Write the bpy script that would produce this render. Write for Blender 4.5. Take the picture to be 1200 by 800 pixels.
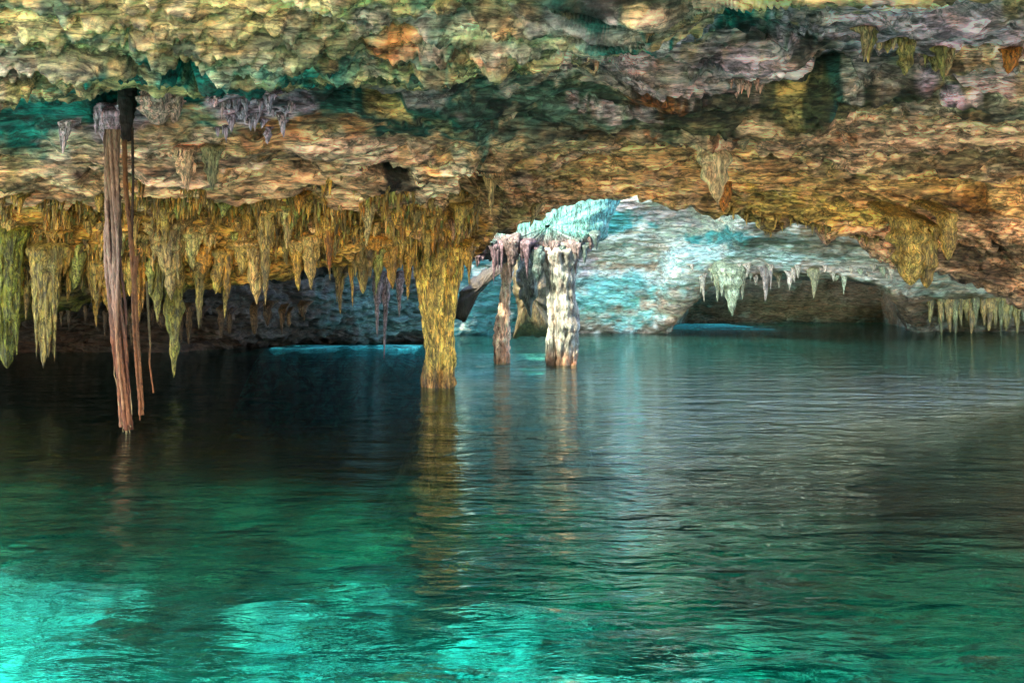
import bpy, math, random
import numpy as np

for o in list(bpy.data.objects):
    bpy.data.objects.remove(o, do_unlink=True)
SC = bpy.context.scene
C = SC.collection
rng = np.random.default_rng(7)
random.seed(7)

# ------------------------------------------------------------------ camera
F, H, HZ = 942.0, 1.3, 352.0          # focal length, eye height and horizon of a 1200 x 800 frame
cam = bpy.data.cameras.new("camera")
cam.sensor_width = 36.0
cam.lens = 36.0 * F / 1200.0
cam.shift_y = -(400.0 - HZ) / 1200.0
cam.clip_start, cam.clip_end = 0.05, 3000
camo = bpy.data.objects.new("camera", cam)
camo.location = (0, 0, H)
camo.rotation_euler = (math.radians(90), 0, 0)
C.objects.link(camo)
SC.camera = camo

# ------------------------------------------------------------------ sky, sun, exposure
SUN_EL, SUN_AZ = 52.0, 232.0           # degrees; azimuth clockwise from +Y
world = bpy.data.worlds.new("World")
SC.world = world
world.use_nodes = True
wn = world.node_tree
sky = wn.nodes.new("ShaderNodeTexSky")
sky.sky_type = 'NISHITA'
sky.sun_disc = False
sky.sun_elevation = math.radians(SUN_EL)
sky.sun_rotation = math.radians(SUN_AZ)
bg = wn.nodes["Background"]
wn.links.new(sky.outputs[0], bg.inputs[0])
bg.inputs[1].default_value = 0.15
sun = bpy.data.lights.new("sun", 'SUN')
sun.energy = 3.0
sun.color = (1.0, 0.80, 0.57)
sun.angle = math.radians(4.0)
suno = bpy.data.objects.new("sun", sun)
C.objects.link(suno)
e, a = math.radians(SUN_EL), math.radians(SUN_AZ)
from mathutils import Vector
sdir = Vector((math.sin(a) * math.cos(e), math.cos(a) * math.cos(e), math.sin(e)))
suno.rotation_euler = sdir.to_track_quat('Z', 'Y').to_euler()
suno.location = sdir * 60

SC.view_settings.view_transform = 'Standard'
SC.view_settings.look = 'None'
SC.view_settings.gamma = 1.0
SC.view_settings.exposure = 3.12
SC.render.engine = 'CYCLES'
cy = SC.cycles
cy.use_denoising = True
cy.max_bounces = 10
cy.diffuse_bounces = 4
cy.glossy_bounces = 4
cy.transmission_bounces = 6
cy.transparent_max_bounces = 10
cy.volume_bounces = 0
cy.caustics_reflective = True
cy.blur_glossy = 1.0
cy.caustics_refractive = True
cy.sample_clamp_indirect = 6.0

# ------------------------------------------------------------------ noise (vectorised)
_pr = np.random.default_rng(1234)
PERM = _pr.permutation(256).astype(np.int32)
PERM = np.concatenate([PERM, PERM, PERM])
GR = _pr.normal(size=(256, 3)).astype(np.float32)
GR /= np.linalg.norm(GR, axis=1)[:, None]
CELL = _pr.random((256, 3)).astype(np.float32)

def perlin(p):
    p = np.asarray(p, np.float32)
    i = np.floor(p).astype(np.int32)
    f = p - i
    u = f * f * f * (f * (f * 6 - 15) + 10)
    i &= 255
    out = 0
    for dx in (0, 1):
        a = PERM[i[:, 0] + dx]
        wx = u[:, 0] if dx else 1 - u[:, 0]
        for dy in (0, 1):
            b = PERM[a + ((i[:, 1] + dy) & 255)]
            wy = wx * (u[:, 1] if dy else 1 - u[:, 1])
            for dz in (0, 1):
                g = GR[PERM[b + ((i[:, 2] + dz) & 255)]]
                d = g[:, 0] * (f[:, 0] - dx) + g[:, 1] * (f[:, 1] - dy) + g[:, 2] * (f[:, 2] - dz)
                out = out + d * wy * (u[:, 2] if dz else 1 - u[:, 2])
    return out * 1.5

def fbm(p, n=4, gain=0.5, lac=2.03):
    s, a = 0, 1.0
    p = np.asarray(p, np.float32)
    for k in range(n):
        s = s + a * perlin(p + 17.3 * k)
        p = p * lac
        a *= gain
    return s

def ridged(p, n=4, gain=0.5):
    s, a = 0, 1.0
    p = np.asarray(p, np.float32)
    for k in range(n):
        s = s + a * (1 - 2 * np.abs(perlin(p + 31.7 * k)))
        p = p * 2.07
        a *= gain
    return s

def worley(p):
    p = np.asarray(p, np.float32)
    i = np.floor(p).astype(np.int32)
    f = p - i
    best = np.full(len(p), 9.0, np.float32)
    for dx in (-1, 0, 1):
        for dy in (-1, 0, 1):
            for dz in (-1, 0, 1):
                h = PERM[PERM[PERM[(i[:, 0] + dx) & 255] + ((i[:, 1] + dy) & 255)] + ((i[:, 2] + dz) & 255)]
                c = CELL[h]
                d = (c[:, 0] + dx - f[:, 0]) ** 2 + (c[:, 1] + dy - f[:, 1]) ** 2 + (c[:, 2] + dz - f[:, 2]) ** 2
                np.minimum(best, d, out=best)
    return np.sqrt(best)

def smooth(x, a, b):
    t = np.clip((x - a) / (b - a), 0, 1)
    return t * t * (3 - 2 * t)

# ------------------------------------------------------------------ helpers
def world_pt(px, py, d):
    """a point at distance d straight ahead that lies on the sight line through (px, py)"""
    return np.array([(px - 600.0) / F * d, d, H + (HZ - py) / F * d])

def mesh_obj(name, V, faces, mat, parent=None, col=None, shade=True, quads=None):
    me = bpy.data.meshes.new(name)
    V = np.asarray(V, np.float32)
    if quads is not None:
        Q = np.asarray(quads, np.int32)
        me.vertices.add(len(V))
        me.vertices.foreach_set("co", V.ravel())
        k = Q.shape[1]
        me.loops.add(Q.size)
        me.loops.foreach_set("vertex_index", Q.ravel())
        me.polygons.add(len(Q))
        me.polygons.foreach_set("loop_start", np.arange(0, Q.size, k, dtype=np.int32))
        me.update(calc_edges=True)
    else:
        me.from_pydata(V.tolist(), [], faces)
    if col is not None:
        at = me.attributes.new("col", 'FLOAT_COLOR', 'POINT')
        c4 = np.ones((len(V), 4), np.float32)
        c4[:, :3] = col
        at.data.foreach_set("color", c4.ravel())
    if shade:
        me.polygons.foreach_set("use_smooth", np.ones(len(me.polygons), bool))
    me.validate()
    if mat: me.materials.append(mat)
    o = bpy.data.objects.new(name, me)
    C.objects.link(o)
    if parent: o.parent = parent
    return o

def tag(o, label, cat, group=None, kind=None):
    o['label'] = label
    o['category'] = cat
    if group: o['group'] = group
    if kind: o['kind'] = kind
    return o

def struct(o):
    o['kind'] = 'structure'
    return o

def gridq(nr, nc, drop=None):
    r, c = np.meshgrid(np.arange(nr - 1), np.arange(nc - 1), indexing='ij')
    a = (r * nc + c).ravel()
    q = np.stack([a, a + 1, a + nc + 1, a + nc], 1)
    return q if drop is None else q[~drop[:nr - 1, :nc - 1].ravel()]

# ------------------------------------------------------------------ materials
def nodes(m):
    m.use_nodes = True
    return m.node_tree, m.node_tree.nodes, m.node_tree.links

def math_node(nt, op, a=None, b=None, va=0.5, vb=0.5, clamp=False):
    n = nt.nodes.new("ShaderNodeMath"); n.operation = op; n.use_clamp = clamp
    n.inputs[0].default_value = va; n.inputs[1].default_value = vb
    if a is not None: nt.links.new(a, n.inputs[0])
    if b is not None: nt.links.new(b, n.inputs[1])
    return n.outputs[0]

def noise_node(nt, scale, detail=6, rough=0.6, stretch=(1, 1, 1), dist=0.0):
    tc = nt.nodes.new("ShaderNodeTexCoord")
    mp = nt.nodes.new("ShaderNodeMapping"); mp.inputs['Scale'].default_value = stretch
    n = nt.nodes.new("ShaderNodeTexNoise")
    n.inputs['Scale'].default_value = scale; n.inputs['Detail'].default_value = detail
    n.inputs['Roughness'].default_value = rough; n.inputs['Distortion'].default_value = dist
    nt.links.new(tc.outputs['Object'], mp.inputs[0]); nt.links.new(mp.outputs[0], n.inputs['Vector'])
    return n

def ramp(nt, fac, stops):
    r = nt.nodes.new("ShaderNodeValToRGB")
    el = r.color_ramp.elements
    el[0].position, el[0].color = stops[0][0], (*stops[0][1], 1)
    el[1].position, el[1].color = stops[-1][0], (*stops[-1][1], 1)
    for p, c in stops[1:-1]:
        x = el.new(p); x.color = (*c, 1)
    nt.links.new(fac, r.inputs[0])
    return r.outputs[0]

def mixrgb(nt, mode, fac, a, b):
    n = nt.nodes.new("ShaderNodeMix"); n.data_type = 'RGBA'; n.blend_type = mode
    for s, v in ((n.inputs[0], fac), (n.inputs[6], a), (n.inputs[7], b)):
        if isinstance(v, (int, float)): s.default_value = v
        elif isinstance(v, tuple): s.default_value = (*v, 1)
        else: nt.links.new(v, s)
    return n.outputs[2]

def rock_material(name, s=1.0, stretch=(1, 1, 1), bump=0.03, rough=0.62, lo=0.35, hi=1.5, vk=1.0, gk=0.9):
    m = bpy.data.materials.new(name)
    nt, N, L = nodes(m)
    b = N["Principled BSDF"]
    at = N.new("ShaderNodeAttribute"); at.attribute_name = "col"
    n1 = noise_node(nt, 2.2 * s, 8, 0.68, stretch, 0.4)
    n2 = noise_node(nt, 11 * s, 6, 0.7, stretch, 0.6)
    n3 = noise_node(nt, 5.0 * s, 5, 0.6, stretch, 1.2)
    g1 = ramp(nt, n1.outputs[0], [(0.33, (lo,) * 3), (0.5, (0.95,) * 3), (0.67, (hi,) * 3)])
    g2 = ramp(nt, n2.outputs[0], [(0.36, (lo * .6, lo * .7, lo * .65)), (0.47, (0.85,) * 3), (0.64, (hi * 1.15, hi * 1.1, hi))])
    c = mixrgb(nt, 'MULTIPLY', 1.0, at.outputs['Color'], g1)
    c = mixrgb(nt, 'MULTIPLY', gk, c, g2)
    n4 = noise_node(nt, 4.2 * s, 7, 0.62, (stretch[0] * .7, stretch[1], stretch[2]), 0.9)
    vein = math_node(nt, 'ABSOLUTE', math_node(nt, 'SUBTRACT', n4.outputs[0], vb=0.5))
    c = mixrgb(nt, 'MULTIPLY', vk, c, ramp(nt, vein, [(0.0, (.10, .12, .10)), (0.018, (.5, .5, .46)), (0.05, (1, 1, 1))]))
    tint = ramp(nt, n3.outputs[0], [(0.36, (0.80, 0.95, 0.82)), (0.5, (1, 1, 1)), (0.66, (1.25, 0.9, 0.72))])
    c = mixrgb(nt, 'MULTIPLY', 0.75, c, tint)
    L.new(c, b.inputs['Base Color'])
    rr = ramp(nt, n1.outputs[0], [(0.3, (rough - .2,) * 3), (0.7, (rough + .15,) * 3)])
    L.new(rr, b.inputs['Roughness'])
    h = noise_node(nt, 16 * s, 9, 0.72, stretch, 0.5)
    v = N.new("ShaderNodeTexVoronoi"); v.inputs['Scale'].default_value = 13 * s
    tc = N.new("ShaderNodeTexCoord"); mp = N.new("ShaderNodeMapping"); mp.inputs['Scale'].default_value = stretch
    L.new(tc.outputs['Object'], mp.inputs[0]); L.new(mp.outputs[0], v.inputs['Vector'])
    hh = math_node(nt, 'ADD', h.outputs[0], math_node(nt, 'MULTIPLY', v.outputs['Distance'], vb=0.45))
    bp = N.new("ShaderNodeBump"); bp.inputs['Strength'].default_value = 1.0; bp.inputs['Distance'].default_value = bump / s
    L.new(hh, bp.inputs['Height']); L.new(bp.outputs[0], b.inputs['Normal'])
    return m

M_ROCK = rock_material("cave_limestone", 1.0, (.4, 1.0, 1.4), 0.035, lo=0.10, hi=2.1, vk=.9, gk=.8)
M_FAR = rock_material("pale_limestone", 0.6, (.5, 1, 1.6), 0.045, lo=0.5, hi=1.3, vk=.7, gk=.75)
M_STAL = rock_material("flowstone", 1.6, (2.2, 2.2, 0.45), 0.03, 0.5, lo=0.3, hi=1.55)
M_PALE = rock_material("calcite", 1.2, (2.0, 2.0, 0.45), 0.03, 0.5, lo=0.3, hi=1.35, vk=.7, gk=.8)
M_BED = rock_material("lake_bed_silt", 0.5, (1, 1, 1), 0.03, 0.8, lo=0.25, hi=1.6)

def root_material():
    m = bpy.data.materials.new("root_bark")
    nt, N, L = nodes(m); b = N["Principled BSDF"]
    at = N.new("ShaderNodeAttribute"); at.attribute_name = "col"
    n1 = noise_node(nt, 22, 8, 0.7, (2.0, 2.0, 0.35), 0.8)
    c = mixrgb(nt, 'MULTIPLY', 1.0, at.outputs['Color'], ramp(nt, n1.outputs[0], [(0.33, (0.2, .15, .12)), (0.5, (0.9,) * 3), (0.68, (1.6, 1.5, 1.4))]))
    L.new(c, b.inputs['Base Color']); b.inputs['Roughness'].default_value = 0.8
    bp = N.new("ShaderNodeBump"); bp.inputs['Distance'].default_value = 0.02
    L.new(n1.outputs[0], bp.inputs['Height']); L.new(bp.outputs[0], b.inputs['Normal'])
    return m
M_ROOT = root_material()

def water_material():
    m = bpy.data.materials.new("lake_water")
    nt, N, L = nodes(m)
    N.remove(N["Principled BSDF"])
    out = N["Material Output"]
    a = noise_node(nt, 1.15, 3, 0.5, (0.8, 1.7, 1), 0.5)
    b_ = noise_node(nt, 3.6, 4, 0.55, (0.7, 1.9, 1), 0.6)
    c_ = noise_node(nt, 11.0, 3, 0.5, (0.7, 1.7, 1), 0.3)
    h = math_node(nt, 'ADD', math_node(nt, 'MULTIPLY', a.outputs[0], vb=1.0), math_node(nt, 'MULTIPLY', b_.outputs[0], vb=0.36))
    h = math_node(nt, 'ADD', h, math_node(nt, 'MULTIPLY', c_.outputs[0], vb=0.075))
    bp = N.new("ShaderNodeBump"); bp.inputs['Distance'].default_value = 0.085; bp.inputs['Strength'].default_value = 1.0
    L.new(h, bp.inputs['Height'])
    fr = N.new("ShaderNodeFresnel"); fr.inputs['IOR'].default_value = 1.27; L.new(bp.outputs[0], fr.inputs['Normal'])
    gl = N.new("ShaderNodeBsdfGlossy"); gl.inputs['Roughness'].default_value = 0.02; gl.inputs['Color'].default_value = (.80, .97, .95, 1); L.new(bp.outputs[0], gl.inputs['Normal'])
    tr = N.new("ShaderNodeBsdfTransparent"); tr.inputs['Color'].default_value = (0.62, 0.96, 0.96, 1)
    rf = N.new("ShaderNodeBsdfRefraction"); rf.inputs['IOR'].default_value = 1.333; rf.inputs['Roughness'].default_value = 0.02
    rf.inputs['Color'].default_value = (0.62, 0.96, 0.96, 1)
    L.new(bp.outputs[0], rf.inputs['Normal'])
    m1 = N.new("ShaderNodeMixShader"); m1.inputs[0].default_value = 0.62
    L.new(tr.outputs[0], m1.inputs[1]); L.new(rf.outputs[0], m1.inputs[2])
    m2 = N.new("ShaderNodeMixShader")
    L.new(fr.outputs[0], m2.inputs[0]); L.new(m1.outputs[0], m2.inputs[1]); L.new(gl.outputs[0], m2.inputs[2])
    L.new(m2.outputs[0], out.inputs['Surface'])
    va = N.new("ShaderNodeVolumeAbsorption"); va.inputs['Color'].default_value = (0.0, 0.912, 0.925, 1); va.inputs['Density'].default_value = 0.95
    L.new(va.outputs[0], out.inputs['Volume'])
    return m
M_WATER = water_material()

# ------------------------------------------------------------------ rock sheets from profiles
def profile_sheet(cols, feats, px, segs):
    """cols: key columns; feats[f] = list of (py, d) per key column; px: grid columns; segs: rows per segment.
    Returns the (rows, columns, 3) base points, their (px, py) and the feature coordinate."""
    cols = np.array(cols, float)
    K = []
    for f in feats:
        py = np.interp(px, cols, [v[0] for v in f]); d = np.interp(px, cols, [v[1] for v in f])
        k = max(3, int(len(px) * 0.012)); ker = np.hanning(2 * k + 1); ker /= ker.sum()
        sm = lambda q: np.convolve(np.pad(q, k, mode='edge'), ker, mode='valid')
        K.append((sm(py), sm(d)))
    rows_y, rows_d, rows_f = [], [], []
    n = len(K)
    for s in range(n - 1):
        for j in range(segs[s]):
            t = j / segs[s]
            rows_y.append(K[s][0] * (1 - t) + K[s + 1][0] * t)
            rows_d.append(K[s][1] * (1 - t) + K[s + 1][1] * t); rows_f.append(s + t)
    rows_y.append(K[-1][0]); rows_d.append(K[-1][1]); rows_f.append(n - 1)
    Y, D = np.array(rows_y), np.array(rows_d)
    X = (px[None, :] - 600.0) / F * D
    Z = H + (HZ - Y) / F * D
    # soften the corners of the profile
    P = np.stack([X, D, Z], 2)
    for _ in range(6):
        P[1:-1] = (P[:-2] + 2 * P[1:-1] + P[2:]) / 4
    PX = np.broadcast_to(px[None, :], Y.shape)
    return P, PX, Y, np.array(rows_f)

def grid_normals(P):
    du = np.gradient(P, axis=1); dv = np.gradient(P, axis=0)
    n = np.cross(du, dv)
    n /= np.linalg.norm(n, axis=2, keepdims=True) + 1e-9
    return n

def paint(base, PX, PY, P, blobs, warp=26.0, ws=1.0):
    """mineral stains, plus light and shade painted in: soft irregular patches laid one over another"""
    flat = P.reshape(-1, 3)
    w1 = fbm(flat * 1.1 * ws + 5, 4, 0.6).reshape(PX.shape); w2 = fbm(flat * 1.1 * ws + 55, 4, 0.6).reshape(PX.shape)
    w3 = fbm(flat * 3.0 * ws + 91, 4, 0.65).reshape(PX.shape)
    x = PX + warp * 1.6 * w1; y = PY + warp * 0.7 * w2
    col = np.empty(P.shape, np.float32); col[:] = base
    for cx, cy_, rx, ry, c, k in blobs:
        q = ((x - cx) / rx) ** 2 + ((y - cy_) / ry) ** 2
        m = k * np.clip(smooth(-q + 0.75 * w3, -1.25, -0.45), 0, 1)
        col += m[..., None] * (np.array(c, np.float32) - col)
    return col

def displaced(P, amp=1.0, sc=1.0, crumble=0.03, cave=1.0, rough=None, ledge=0.0):
    n = -grid_normals(P)
    f = P.reshape(-1, 3).astype(np.float32)
    g = f * np.array([1, 1, 1.7], np.float32) / sc
    big = fbm(g * 0.55 + 3, 4)
    gl = g * np.array([.5, .9, 1.5], np.float32)
    mid = ridged(gl * 1.7 + 9, 4, 0.55)
    sm_ = fbm(gl * 7.0 + 21, 4, 0.62)
    rg = 1.0 if rough is None else rough.ravel()
    wl = worley(g * 5.0 + fbm(g * 4, 2)[:, None] * 0.5)
    wl2 = worley(g * 13.0)
    band = f[:, 2] / sc * 5.0 + 1.6 * fbm(g * 0.8 + 40, 3)
    st = band - np.floor(band)
    strata = smooth(st, 0.0, 0.75) - smooth(st, 0.86, 1.0)
    crk = np.abs(perlin(gl * 2.6 + 70 + 0.5 * fbm(g * 2, 2)[:, None]))
    crack = 1 - smooth(crk, 0.0, 0.16)
    bil = np.abs(perlin(gl * 6.5 + 90)) + .5 * np.abs(perlin(gl * 14 + 33)) + .3 * np.abs(perlin(g * 26 + 13))
    if np.any(ledge):
        q = np.stack([f[:, 0] * .22, f[:, 1] * .7, f[:, 2] * .3], 1)
        w = f[:, 1] * 1.5 + 1.9 * fbm(q + 5, 3, .45) + .25 * fbm(gl * 2.2, 3)
        fr = w - np.floor(w); w2 = w * 2.7 + 1.3 * fbm(q * 2 + 9, 2); f2 = w2 - np.floor(w2)
        saw = smooth(fr, 0, .20) * (1 - fr) ** .8 * (.45 + .9 * np.clip(fbm(q * 1.7 + 40, 2) + .4, 0, 1))
        saw = saw + .35 * smooth(f2, 0, .16) * (1 - f2)
        big = big + (ledge if np.isscalar(ledge) else ledge.ravel()) * saw / 0.22
    d = amp * (0.22 * big + 0.07 * mid * (.3 + .7 * rg) - 0.07 * crack * (.35 + .65 * rg) + 0.14 * bil * (.10 + .90 * rg) + 0.03 * sm_ * (.6 + .4 * rg) + rg * crumble * ((0.7 - wl) * 2.6 + 0.9 * (0.6 - wl2)) + 0.10 * strata * cave)
    return P + n * d.reshape(P.shape[:2])[..., None], d.reshape(P.shape[:2])

class DepthMap:
    """distance of the rock ahead for a sight line, so that things can be hung on it"""
    def __init__(self):
        self.x0, self.y0, self.w, self.h = -400, -200, 2000, 1100
        self.m = np.full((self.h, self.w), 1e9, np.float32)
    def add(self, P):
        f = P.reshape(-1, 3)
        px = (600 + f[:, 0] / f[:, 1] * F - self.x0).astype(int); py = (HZ - (f[:, 2] - H) / f[:, 1] * F - self.y0).astype(int)
        ok = (px >= 0) & (px < self.w) & (py >= 0) & (py < self.h)
        np.minimum.at(self.m, (py[ok], px[ok]), f[ok, 1])
    def at(self, px, py, r=3):
        i, j = int(py) - self.y0, int(px) - self.x0
        w = self.m[max(0, i - r):i + r + 1, max(0, j - r):j + r + 1]
        w = w[w < 1e8]
        return float(np.median(w)) if len(w) else None

def columns(x0, x1, step, far0, far1, nfar):
    l = x0 - np.geomspace(step, x0 - far0, nfar)[::-1] if far0 < x0 else np.array([])
    r = x1 + np.geomspace(step, far1 - x1, nfar) if far1 > x1 else np.array([])
    return np.concatenate([l, np.arange(x0, x1, step), r])

# ---- the near roof, from the cave mouth to the lip over the pool
TEAL, DTEAL, LICHEN, LAV, PINK = (.008, .20, .19), (.02, .11, .10), (.54, .39, .18), (.66, .42, .58), (.62, .38, .34)
GOLD, TAN, ORANGE, MOSS, DMOSS = (.66, .38, .07), (.84, .51, .29), (.60, .15, .02), (.15, .17, .02), (.05, .06, .025)
cA = [-900, -350, 0, 150, 300, 420, 540, 590, 640, 690, 740, 850, 950, 1050, 1200, 1550, 2100]
y3 = [72, 80, 90, 84, 70, 62, 62, 60, 56, 34, 8, -30, -50, -50, -50, -50, -50]
d3 = [7.3, 7.3, 7.3, 7.3, 7.3, 7.3, 7.2, 7.1, 7.0, 6.7, 6.4, 5.8, 5.6, 5.6, 5.6, 5.6, 5.6]
y10 = [400, 375, 345, 330, 300, 298, 280, 258, 236, 220, 214, 232, 254, 290, 352, 430, 440]
d10 = [11.6, 11.4, 11.4, 11.4, 11.6, 11.9, 12.5, 13.6, 13.8, 13.3, 12.7, 12.7, 12.9, 12.6, 12.3, 11.5, 10]
d9 = [10.5, 10.5, 10.5, 10.5, 10.6, 10.8, 11.5, 12.2, 12.4, 12.2, 11.9, 11.9, 12.0, 11.8, 11.4, 10.8, 9.6]
y9 = [235, 235, 235, 232, 230, 228, 212, 200, 192, 188, 186, 192, 202, 212, 235, 250, 250]
d8 = [9.7, 9.7, 9.7, 9.7, 9.7, 9.9, 10.4, 10.8, 11, 11, 11, 11, 11, 10.9, 10.6, 10, 8.8]
y8 = [200, 200, 200, 195, 190, 185, 178, 172, 166, 160, 156, 154, 155, 160, 172, 190, 200]
d7 = [8.95, 8.95, 8.95, 8.95, 9.0, 9.2, 9.7, 9.9, 10, 10, 10, 10, 9.9, 9.8, 9.6, 9.2, 8.2]
y7 = [160, 160, 160, 160, 158, 152, 150, 149, 148, 145, 142, 138, 135, 130, 122, 130, 140]
d6 = [8.6, 8.6, 8.6, 8.6, 8.7, 8.8, 9.0, 9.1, 9.1, 9.1, 9.0, 8.9, 8.8, 8.7, 8.6, 8.4, 7.6]
y6 = [152, 150, 150, 152, 148, 135, 120, 116, 112, 107, 102, 96, 92, 92, 88, 90, 95]
dm_ = [5.4, 5.4, 5.3, 5.2, 5.0, 4.8, 4.5, 4.3, 4.2, 4.1, 4.0, 3.8, 3.7, 3.6, 3.5, 3.4, 3.4]
ym_ = [-40, -40, -40, -45, -55, -65, -80, -90, -100, -120, -140, -170, -190, -200, -210, -210, -210]
fA = [
    [((HZ - (4.6 - H) / (d + .5) * F), d + .5) for d in dm_],
    [(y, d) for y, d in zip(ym_, dm_)],
    [(min(30, y - 35), max(m + .5, d - 1.2)) for y, d, m in zip(y3, d3, dm_)],
    list(zip(y3, d3)),
    [(y - 12, d + 0.5) for y, d in zip(y3, d3)],
    [(y + 6, d + 0.95) for y, d in zip(y3, d3)],
    list(zip(y6, d6)), list(zip(y7, d7)), list(zip(y8, d8)), list(zip(y9, d9)), list(zip(y10, d10)),
    [((HZ - ((H + (HZ - y) / F * d) + 0.4 - H) / (d + 0.6) * F), d + 0.6) for y, d in zip(y10, d10)],
    [((HZ - ((5.0 if 500 < c < 760 else 4.1) - H) / (d + 1.0) * F), d + 1.0) for c, d in zip(cA, d10)],  # ends at an unseen roof opening, added to light the rear chamber
]
pxA = columns(-260, 1460, 1.7, -900, 2100, 40)
PA, PXA, PYA, rfA = profile_sheet(cA, fA, pxA, [12, 60, 60, 14, 20, 40, 22, 40, 50, 90, 25, 20])
rough = 0.05 + 1.1 * np.exp(-((PYA - 25) / 55.0) ** 2) * (1 - smooth(PXA, 560, 760)) + 0.5 * smooth(PYA, 225, 250) * (1 - smooth(PXA, 500, 600)) + .25 * smooth(PXA, 850, 950) * smooth(PYA, 40, 130) * (1 - smooth(PYA, 150, 170))
_wx = 18 * fbm(PA.reshape(-1, 3) * 1.5 + 7, 3).reshape(PXA.shape)
def seen_base(D, PX, PY):
    f = D.reshape(-1, 3); i = ((HZ - (f[:, 2] - H) / f[:, 1] * F) + 100).astype(int) // 4; j = ((600 + f[:, 0] / f[:, 1] * F) + 200).astype(int) // 4
    ok = (i >= 0) & (i < 140) & (j >= 0) & (j < 420)
    k = np.nonzero(ok)[0]; k = k[np.argsort(-f[k, 1])]
    best = np.full((140, 420), -1); best[i[k], j[k]] = k
    px, py = PX.reshape(-1), PY.reshape(-1)
    def look(x, y):
        a_ = best[min(139, max(0, int(y + 100) // 4)), min(419, max(0, int(x + 200) // 4))]
        return (x, y) if a_ < 0 else (float(px[a_]), float(py[a_]))
    return look
def hollows(D, PX, PY, n, lst):
    for x, y, rx, ry, dep in lst:
        q = ((PX + _wx - x) / rx) ** 2 + ((PY + .4 * _wx - y) / ry) ** 2
        D = D + n * (dep * smooth(1.25 - q, 0, 1.0))[..., None]
    return D
DA, dA = displaced(PA, 1.0, 1.0, 0.035, .5, rough, 0.27 * (1 - .9 * (1 - smooth(PXA, 640, 800)) * smooth(PYA, 40, 75) * (1 - smooth(PYA, 145, 165))) * (1 - .7 * (1 - smooth(PYA, 0, 60)) * (1 - smooth(PXA, 560, 700))))
blobsA = [
    (200, 15, 560, 78, LICHEN, .9), (540, 34, 200, 16, (.70, .48, .44), .9), (330, 66, 300, 14, (.36, .33, .20), .8), (640, 55, 130, 26, (.44, .38, .20), .8),
    (120, 48, 120, 10, DTEAL, .8), (480, 40, 120, 9, TEAL, .6),
    (80, 130, 200, 36, TEAL, 1), (250, 114, 160, 26, TEAL, 1), (430, 110, 210, 28, TEAL, 1), (570, 114, 220, 28, DTEAL, .95), (450, 134, 110, 22, (.02, .09, .075), .95),  # teal bounce light from the water, painted into the rock colour
    (690, 26, 90, 24, TEAL, .95), (850, 18, 190, 18, TEAL, 1), (680, 108, 160, 40, (.11, .15, .11), .8),
    (300, 120, 70, 26, LAV, .9), (120, 158, 60, 14, LAV, .8), (30, 160, 60, 8, TEAL, .6), (480, 108, 60, 12, (.40, .30, .32), .7),
    (900, 55, 270, 50, (.90, .56, .62), .95), (1000, 90, 120, 12, (.6, .40, .26), .8), (1110, 40, 190, 52, (.88, .58, .76), .95), (960, 62, 50, 26, DMOSS, .9),
    (900, 124, 220, 22, DMOSS, .95), (1070, 118, 170, 22, DMOSS, .85), (760, 95, 38, 14, ORANGE, .7), (720, 132, 46, 9, (.5, .24, .12), .8),
    (300, 182, 340, 16, (.86, .53, .40), .9), (720, 195, 260, 24, (.88, .51, .22), .9), (1000, 172, 240, 22, (.86, .51, .34), .9), (1000, 218, 260, 24, (.82, .48, .18), .9),
    (950, 262, 130, 18, (.56, .38, .09), .9), (1060, 200, 170, 8, DMOSS, .7), (330, 172, 40, 10, ORANGE, .6), (30, 92, 50, 7, ORANGE, .7), (235, 62, 26, 7, ORANGE, .6), (505, 70, 24, 8, ORANGE, .7), (425, 14, 30, 8, ORANGE, .5), (1110, 178, 40, 8, ORANGE, .4), (70, 322, 24, 9, ORANGE, .7), (385, 285, 14, 20, ORANGE, .7),
    (270, 290, 420, 62, GOLD, .95), (20, 345, 60, 55, MOSS, .9), (590, 250, 50, 26, (.26, .21, .09), .9), (505, 226, 60, 22, (.80, .64, .44), .9), (545, 196, 30, 8, (.85, .68, .5), .9), (640, 262, 60, 14, (.42, .34, .16), .8),
    (1130, 325, 120, 44, (.27, .19, .12), .9), (462, 206, 26, 9, (.03, .025, .02), .95), (1147, 244, 15, 9, (.42, .11, .015), .85), (1140, 246, 34, 12, (.55, .30, .08), .6),  # the near-black patch paints shade into the small hole
]
look = seen_base(DA, PXA, PYA)
DA = hollows(DA, PXA, PYA, grid_normals(PA), [(*look(v[0], v[1]), *v[2:]) for v in [(550, 212, 27, 18, .9), (600, 235, 40, 16, .5), (462, 206, 22, 9, .7), (1145, 244, 16, 8, .3), (430, 118, 46, 16, .5), (1062, 60, 52, 20, .35), (970, 66, 36, 16, .45),
    (762, 94, 38, 10, .4), (128, 112, 20, 26, .4), (225, 112, 22, 16, .4), (60, 125, 45, 20, .35), (1050, 125, 110, 8, .3), (900, 118, 80, 9, .35), (610, 150, 70, 7, .25), (720, 168, 90, 6, .2), (1020, 192, 120, 6, .3),
    (250, 262, 60, 16, .35), (110, 262, 30, 22, .35), (420, 268, 36, 14, .3), (860, 140, 60, 7, .35), (690, 120, 60, 8, .3), (1150, 190, 60, 8, .3), (330, 195, 50, 7, .25)]])
look = seen_base(DA, PXA, PYA)
_b = np.random.default_rng(5)
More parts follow.
